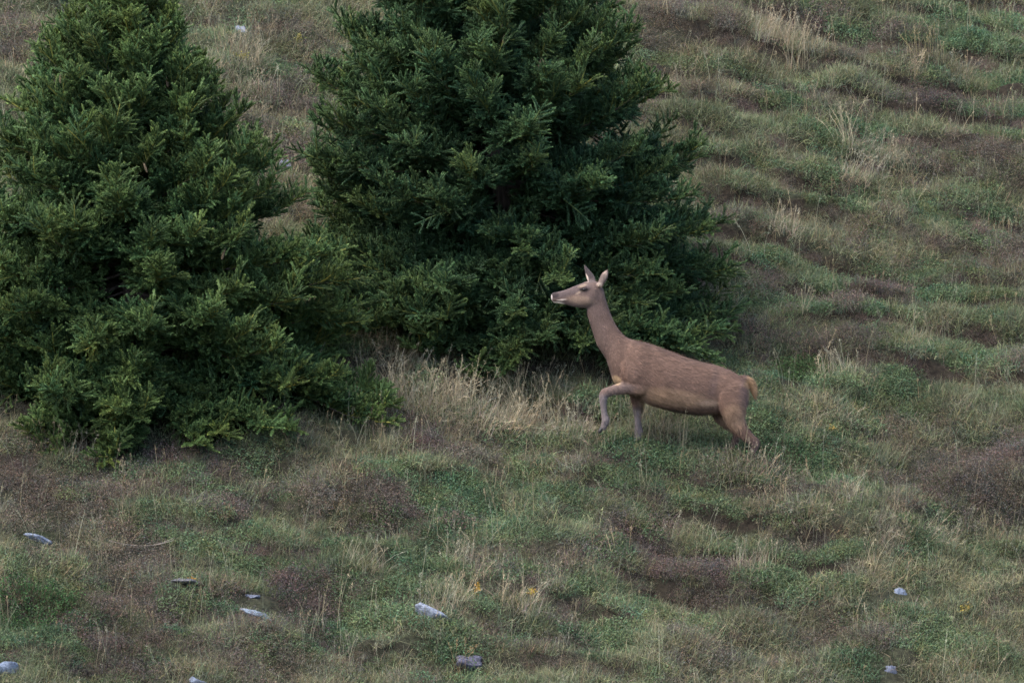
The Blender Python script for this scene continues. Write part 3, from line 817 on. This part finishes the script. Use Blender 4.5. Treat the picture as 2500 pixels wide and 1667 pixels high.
def weights(x, y):
    W = {k: 0.0 * x for k in 'HGD'}
    wx, wy = x + .12 * fbm(x * 2.1, y * 2.1, 61, 2), y + .18 * fbm(x * 2.0, y * 2.0, 71, 2)
    for cx, cy, rx, ry, kd, w in PW:
        # patches lie along the little terraces, down to the right
        dx = (wx - cx) / rx; dy = (wy - cy + 0.20 * (wx - cx)) / ry
        W[kd] = W[kd] + w * np.exp(-1.1 * (dx * dx + dy * dy))
    st = dict(H=(81, .32), G=(91, .55), D=(95, .25))
    for k, (sd, am) in st.items():
        W[k] = W[k] + am * np.clip(.25 + fbm(x * 1.0, (y + .2 * x) * 1.5, sd, 3), 0, 2)
    return W

def scatter_plants():
    gx, gy = np.meshgrid(np.arange(-5.7, 5.7, .198), np.arange(-5.6, 9.6, .198))
    x = (gx + rng.uniform(-.1, .1, gx.shape)).ravel(); y = (gy + rng.uniform(-.1, .1, gy.shape)).ravel(); n = len(x)
    f_, st_ = terrace(x, y)
    # on the terraces the mats keep to the treads, the peaty risers stay almost bare
    snap = rng.uniform(0, 1, n) < st_ * .92
    tgt = np.clip(np.where(f_ > .86, f_ - 1, f_), .20, .50) + rng.uniform(-.06, .06, n)
    y = np.where(snap, y + (tgt - np.where(f_ > .86, f_ - 1, f_)) * TREAD / .42, y)
    # sparse small heather on the risers
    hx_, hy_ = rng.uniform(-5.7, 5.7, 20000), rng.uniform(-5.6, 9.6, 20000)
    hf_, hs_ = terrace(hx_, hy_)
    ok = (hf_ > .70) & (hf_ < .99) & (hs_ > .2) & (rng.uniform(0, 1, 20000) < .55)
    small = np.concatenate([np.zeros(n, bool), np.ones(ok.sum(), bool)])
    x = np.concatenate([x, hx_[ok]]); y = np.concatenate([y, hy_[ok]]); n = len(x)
    W = weights(x, y)
    f_, st_ = terrace(x, y)
    lip = smooth(.45, .10, f_) * st_
    W['G'] = W['G'] + .35 * lip
    e = .13
    slope_x = (ground(x + e, y) - ground(x - e, y)) / (2 * e); slope_y = (ground(x, y + e) - ground(x, y - e)) / (2 * e)
    z = (2 * ground(x, y) + ground(x + e, y) + ground(x - e, y) + ground(x, y + e) + ground(x, y - e)) / 6
    # bare-ish under the skirts of the two spruces
    shade = np.maximum(np.exp(-(((x - ax) / 1.7) ** 2 + ((y - ay + .1) / 1.15) ** 2) ** 2), np.exp(-(((x - bx_) / 1.6) ** 2 + ((y - by_) / 1.2) ** 2) ** 2))
    u = rng.uniform(0, 1, n)
    wO = .50 + 0 * x
    wG, wH, wD = 1.5 * W['G'] ** 1.8, 2.3 * W['H'] ** 1.9, .42 * W['D'] ** 1.8
    tot = wO + wG + wH + wD
    kind = np.where(u < wO / tot, 0, np.where(u < (wO + wG) / tot, 1, np.where(u < (wO + wG + wH) / tot, 2, 3)))
    kind[(rng.uniform(0, 1, n) < shade * .9)] = 9
    for qx, qy in ((600, 78), (695, 405), (612, 1452), (2183, 1440), (2178, 1636), (98, 1312), (455, 1418)):   # no plants rooted on or right before the smaller stones
        sx_, sy_, _ = spot(qx, qy)
        kind[(np.abs(x - sx_) < .20) & (y > sy_ - .34) & (y < sy_ + .08)] = 9
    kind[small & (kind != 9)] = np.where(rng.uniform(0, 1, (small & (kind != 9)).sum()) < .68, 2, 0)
    up = norm(np.stack([-slope_x * .95, -slope_y * .95, np.ones(n)], 1))
    yaw = rng.uniform(0, 2 * math.pi, n)
    fx = np.stack([np.cos(yaw), np.sin(yaw), 0 * yaw], 1)
    Xa = norm(fx - up * (fx * up).sum(1, keepdims=True)); Ya = np.cross(up, Xa)
    rot = frames_to_euler(Xa, Ya, up)
    sc = np.where(small, rng.uniform(.38, .62, n), rng.uniform(.75, 1.2, n))
    tone = 1 + .22 * fbm(x * 1.7, y * 1.9, 111, 3) + rng.normal(0, .10, n)
    hue = fbm(x * 1.1 + 5, y * 1.2, 121, 3) + rng.normal(0, .25, n)
    pal = {0: (np.array([.100, .122, .070]), np.array([.138, .136, .088])),
           1: (np.array([.070, .110, .056]), np.array([.104, .128, .064])),
           2: (np.array([.106, .086, .078]), np.array([.104, .096, .072])),
           3: (np.array([.29, .265, .185]), np.array([.33, .285, .195]))}
    spec = {0: ('grass', 'short olive grass growing all over the hillside', 'grass'),
            1: ('ground_cover', 'low green cushions of moss and small leafy shrubs', 'ground cover'),
            2: ('heather', 'patches of brown and purplish withered heather', 'heather'),
            3: ('dry_grass', 'pale withered grass on the bank and in patches', 'dry grass')}
    vk = {0: 'grass', 1: 'cover', 2: 'heather', 3: 'dry'}
    for k in range(4):
        m = kind == k
        f = np.clip(.5 + .6 * hue[m], 0, 1)[:, None]
        c = (pal[k][0] * (1 - f) + pal[k][1] * f) * np.clip(tone[m], .5, 1.6)[:, None]
        vs = variants(vk[k], 8)
        nm, lab, cat = spec[k]
        zoff = -.01 - .006 * (k == 1)
        scatter(nm, scatter_group(nm, vs), np.stack([x[m], y[m], z[m] + zoff], 1), rot[m], sc[m], c, 8, None, label=lab, cat=cat)
    # flowering stems standing over everything
    n = 3600
    x = rng.uniform(-5.7, 5.7, n); y = rng.uniform(-5.6, 9.6, n); W = weights(x, y)
    shade = np.maximum(np.exp(-(((x - ax) / 1.8) ** 2 + ((y - ay) / 1.3) ** 2) ** 2), np.exp(-(((x - bx_) / 1.7) ** 2 + ((y - by_) / 1.35) ** 2) ** 2))
    keep = rng.uniform(0, 1, n) < (.34 + .45 * np.clip(W['D'], 0, 1.2) + .2 * (fbm(x * .8, y * .8, 131, 2) > .2)) * (1 - shade)
    x, y = x[keep], y[keep]; n = len(x)
    rot = np.stack([rng.normal(0, .05, n), rng.normal(0, .05, n), rng.uniform(0, 6.28, n)], 1)
    f = rng.uniform(0, 1, (n, 1))
    c = (np.array([.33, .285, .195]) * f + np.array([.24, .225, .14]) * (1 - f)) * rng.uniform(.7, 1.25, (n, 1))
    vs = variants('stalks', 10)
    scatter('grass_stalks', scatter_group('grass_stalks', vs), np.stack([x, y, ground(x, y)], 1), rot, rng.uniform(.6, 1.15, n), c, 10, None, label='thin pale flowering grass stems standing over the turf', cat='grass stalks')
scatter_plants()

# ------------------------------------------------------------------ stones, single tufts, shrubs, a twig
def rock_material():
    m, nt, lk, b = material('grey_rock', 0.85, 0.25)
    tc = nt.new('ShaderNodeTexCoord').outputs['Object']
    a = n_noise(nt, lk, 9, 5, tc); c = n_noise(nt, lk, 30, 4, tc)
    base = n_ramp(nt, lk, a.outputs['Fac'], [(0.3, (.10, .11, .13)), (0.5, (.23, .26, .32)), (0.7, (.34, .38, .44))])
    lich = n_ramp(nt, lk, c.outputs['Fac'], [(0.55, (0, 0, 0)), (0.68, (1, 1, 1))])
    col = n_mix(nt, lk, base, (.38, .41, .44, 1), lich)
    col = n_mix(nt, lk, col, n_attr(nt, 'shade', 'OBJECT').outputs['Color'], 1.0, 'MULTIPLY')
    lk.new(col, b.inputs['Base Color'])
    bp = nt.new('ShaderNodeBump'); bp.inputs['Strength'].default_value = .6; bp.inputs['Distance'].default_value = .02
    lk.new(c.outputs['Fac'], bp.inputs['Height']); lk.new(bp.outputs[0], b.inputs['Normal'])
    return m
rock = rock_material()
def make_stone(px, py, w, h, tilt, tone, label, seed):
    import bmesh
    x, y, z = spot(px, py)
    bm = bmesh.new(); bmesh.ops.create_icosphere(bm, subdivisions=4, radius=1)
    r = np.random.default_rng(seed)
    cuts = norm(r.normal(0, 1, (14, 3))); dist = r.uniform(.45, .85, 14)
    for v in bm.verts:
        p = np.array(v.co)
        for c, dd in zip(cuts, dist):
            k = p @ c - dd
            if k > 0: p = p - c * k * .9
        q = 1 + .20 * float(fbm(p[0] * 2.3 + seed, p[1] * 2.3 + p[2] * 1.9, seed, 3))
        v.co = Vector(p * q)
    me = bpy.data.meshes.new('stone'); bm.to_mesh(me); bm.free()
    me.polygons.foreach_set('use_smooth', np.ones(len(me.polygons), bool))
    o = link('stone', me, rock, None, label, 'stone', 'stones showing through the turf')
    o['shade'] = [c * .62 for c in tone]
    o.location = (x, y - .02, z - h * .34)
    o.scale = (w * .62, w * .44, h * .56); o.rotation_euler = (-.35, tilt, 0)
STONES = [
 (1058, 1497, .44, .15, .42, (1.25, 1.25, 1.3), 'long pale blue-grey stone, the largest in the foreground turf'),
 (1150, 1605, .30, .20, .55, (.55, .48, .55), 'dark purplish stone in a hollow below the largest pale stone'),
 (98, 1312, .26, .08, .35, (1.0, 1.05, 1.15), 'flat blue-grey stone slab among heather near the left edge, below the spruce'),
 (612, 1452, .17, .06, .15, (1.0, 1.0, 1.1), 'small pale stone, the upper of a close pair in the turf'),
 (622, 1492, .26, .07, .42, (1.15, 1.25, 1.3), 'narrow sloping light blue stone, the lower of a close pair'),
 (600, 78, .22, .30, -.2, (1.3, 1.3, 1.35), 'pale stone high up between the two spruces'),
 (695, 405, .22, .30, .1, (1.2, 1.2, 1.3), 'whitish stone between the spruces, half covered by shoots'),
 (2183, 1440, .17, .24, .1, (1.1, 1.15, 1.25), 'blue-grey stone glinting in green cover at lower right'),
 (2178, 1636, .16, .22, .1, (.7, .7, .8), 'small dark stone under the turf edge at bottom right'),
 (20, 1630, .34, .20, .35, (.8, .88, 1.0), 'rounded grey stone in the bottom left corner'),
 (482, 1660, .20, .08, .2, (1.1, 1.15, 1.25), 'grey stone cut by the bottom edge below the purple heather'),
 (455, 1418, .30, .06, .28, (.85, .75, .68), 'thin brownish stone ledge beside an orange-yellow plant'),
]
for k, a in enumerate(STONES): make_stone(*a, 40 + k)

plant_mat = leaf_material('single_plants')
def make_tuft(px, py, n, L, spread, col, label, heads=True, seed=0):
    x, y, z = spot(px, py); r = np.random.default_rng(500 + seed); s = Soup(); n = max(5, int(n * .65)); col = col * np.array([1.05, 1.06, 1.02])
    blades(s, r, n * 3, spread, L * .25, L * .6, .0017, .25, .5, col * .6, col * 1.0, 3, .3)
    for i in range(n):
        stalk(s, r, np.array([*r.normal(0, spread * .6, 2), -.03]), L * r.uniform(.65, 1.1), r.uniform(0, 6.28), abs(r.normal(0, .14)), abs(r.normal(0, .25)), col * r.uniform(.85, 1.3), .0017, heads)
    o = link('grass_tuft', s.mesh('grass_tuft'), plant_mat, None, label, 'grass tuft', 'single tufts of tall grass'); o.location = (x, y, z)
STRAW, OLIVE, RUST = np.array([.40, .34, .23]), np.array([.22, .22, .115]), np.array([.33, .22, .12])
TUFTS = [
 (2065, 355, 26, .52, .10, STRAW, 'tall straw-coloured tuft leaning left on the upper right slope'),
 (1950, 165, 22, .55, .12, STRAW * .9, 'dry tan tuft near the top edge right of the dark spruce'),
 (2245, 150, 18, .40, .10, np.array([.36, .29, .15]), 'yellowish tuft near the top edge, far right'),
 (2215, 450, 10, .34, .05, STRAW * .85, 'slim dry tuft at mid right above a dark hollow'),
 (1440, 1300, 9, .26, .05, np.array([.36, .37, .20]), 'pale green tuft fanning out below the deer'),
 (970, 1000, 22, .50, .09, STRAW, 'tall bleached tuft at the left end of the dry bank'),
 (1130, 1010, 24, .52, .09, STRAW * .95, 'tall bleached tuft in the middle of the dry bank'),
 (1050, 985, 20, .44, .10, STRAW * .9, 'dense bleached tuft between the two tallest tufts of the dry bank'),
 (1350, 1010, 12, .40, .09, STRAW * .9, 'sparse straw tuft under the chest of the deer, beside the dry bank'),
 (1260, 1005, 20, .50, .08, STRAW * .95, 'tall bleached tuft near the right end of the dry bank'),
 (1360, 1430, 8, .26, .04, STRAW * .85, 'small withered tuft below and left of the heather strip'),
 (1965, 760, 12, .30, .06, STRAW * .9, 'bent pale tuft on the slope right of the deer'),
 (2130, 1390, 8, .42, .05, STRAW * .95, 'tuft with one thick straw above the glinting stone'),
 (615, 175, 14, .42, .07, STRAW * .8, 'grey dead tuft between the spruce tops'),
 (1120, 1640, 10, .34, .06, RUST, 'rusty tuft bending over the dark stone'),
 (1670, 1085, 12, .40, .16, STRAW * 1.0, 'thin stems standing before the belly of the deer'),
 (1475, 1085, 12, .24, .09, STRAW * .7, 'thin stems before the raised forefoot of the deer'),
 (1560, 1115, 12, .20, .10, OLIVE * .7, 'olive grass tuft hiding the standing forefoot of the deer'),
 (1800, 1140, 14, .18, .12, OLIVE * .55, 'olive grass tuft below the hind feet of the deer'),
]
for k, a in enumerate(TUFTS): make_tuft(*a, seed=k)

def make_leafy(px, py, w, h, col, label, seed):
    x, y, z = spot(px, py); r = np.random.default_rng(700 + seed)
    root = empty('yellowing_plant', (x, y, z), label, 'plant', 'small plants turned yellow')
    st, lf = Soup(), Soup()
    for i in range(9):
        az, le = r.uniform(0, 6.28), abs(r.normal(.35, .25))
        L = h * r.uniform(.7, 1.15); t = np.linspace(0, 1, 5)
        p = (L * t * math.sin(le) * w / h)[:, None] * np.array([math.cos(az), math.sin(az), 0]) + (L * t * math.cos(le))[:, None] * np.array([0, 0, 1.0]) - [0, 0, .02]
        st.tube(p, .0018 * (1.2 - .7 * t), col * .6, 4)
        tt = r.uniform(.35, 1, 12)
        cen = np.stack([np.interp(tt, t, p[:, k]) for k in range(3)], 1) + r.normal(0, .010, (12, 3))
        leaves(lf, r, cen, .012, col, .3)
    link('stem', st.mesh('stem'), plant_mat, root); link('foliage', lf.mesh('foliage'), plant_mat, root, kind='stuff')
for k, a in enumerate([
 (472, 1432, .10, .09, np.array([.50, .26, .05]), 'orange-yellow plant beside the thin brown stone ledge'),
 (1165, 1455, .09, .12, np.array([.42, .27, .06]), 'ochre plant above the largest pale stone'),
 (1297, 1462, .08, .11, np.array([.45, .33, .07]), 'golden yellow plant in green cover below the deer'),
 (2356, 1500, .10, .10, np.array([.40, .30, .07]), 'yellow plant among dark cover at lower right'),
 (730, 105, .14, .10, np.array([.34, .31, .09]), 'yellow-green plant beside the dark spruce, high up'),
 (595, 148, .16, .08, np.array([.32, .28, .07]), 'yellowish plant below the pale stone high between the spruces'),
 (2030, 1055, .08, .07, np.array([.36, .28, .08]), 'small yellow plant on the slope behind the deer')]): make_leafy(*a, k)

def make_shrub(px, py, w, d, h, col, label, seed):
    x, y, z = spot(px, py); r = np.random.default_rng(800 + seed)
    root = empty('low_shrub', (x, y, z), label, 'shrub', 'low green shrubs')
    st, lf = Soup(), Soup()
    for i in range(230):
        a, q = r.uniform(0, 6.28), math.sqrt(r.uniform(0, 1))
        ex, ey = q * math.cos(a) * w / 2, q * math.sin(a) * d / 2
        g0 = float(ground(x + ex, y + ey)) - z
        top = h * (1 - q * q * .8) * r.uniform(.6, 1.1)
        p0 = np.array([ex * .75, ey * .75, g0 - .02]); p1 = np.array([ex * 1.05 + r.normal(0, .02), ey * 1.05 + r.normal(0, .02), g0 + top])
        t = np.linspace(0, 1, 4); p = p0 + (p1 - p0) * t[:, None] + np.array([0, 0, .02]) * np.sin(math.pi * t)[:, None]
        st.tube(p, .0025 * (1.2 - .8 * t), np.array([.07, .05, .035]), 3)
        n = 26; tt = r.uniform(.35, 1.05, n)
        cen = p0 + (p1 - p0) * tt[:, None] + r.normal(0, .014, (n, 3))
        leaves(lf, r, cen, .0095, col * r.uniform(.7, 1.3), .35)
    link('stem', st.mesh('stem'), plant_mat, root, kind='stuff'); link('foliage', lf.mesh('foliage'), plant_mat, root, kind='stuff')
make_shrub(1905, 1130, .95, .7, .20, np.array([.062, .105, .048]), 'spreading low green shrub beside the hind feet of the deer', 0)
make_shrub(75, 1500, .85, .8, .24, np.array([.040, .085, .030]), 'dark green low shrub at the left edge beside purple heather', 1)
make_shrub(1960, 915, .6, .5, .14, np.array([.055, .095, .035]), 'low green shrub on the slope behind the deer tail', 2)

s = Soup(); tx, ty, tz = spot(345, 1350)
t = np.linspace(0, 1, 12)
s.tube(np.stack([-.27 + .54 * t, .02 * np.sin(5 * t), .10 - .02 * t - .035 * np.sin(math.pi * t) + .03 * t ** 3], 1), .004 * (1.1 - .6 * t), (.30, .26, .22), 5)
s.tube(np.array([[.10, 0, .062], [.18, .01, .085], [.27, .02, .125]]), np.array([.003, .0025, .0012]), (.30, .26, .22), 4)
o = link('twig', s.mesh('twig'), plant_mat, None, 'thin bare forked twig lying across heather at lower left', 'twig'); o.location = (tx, ty, tz)
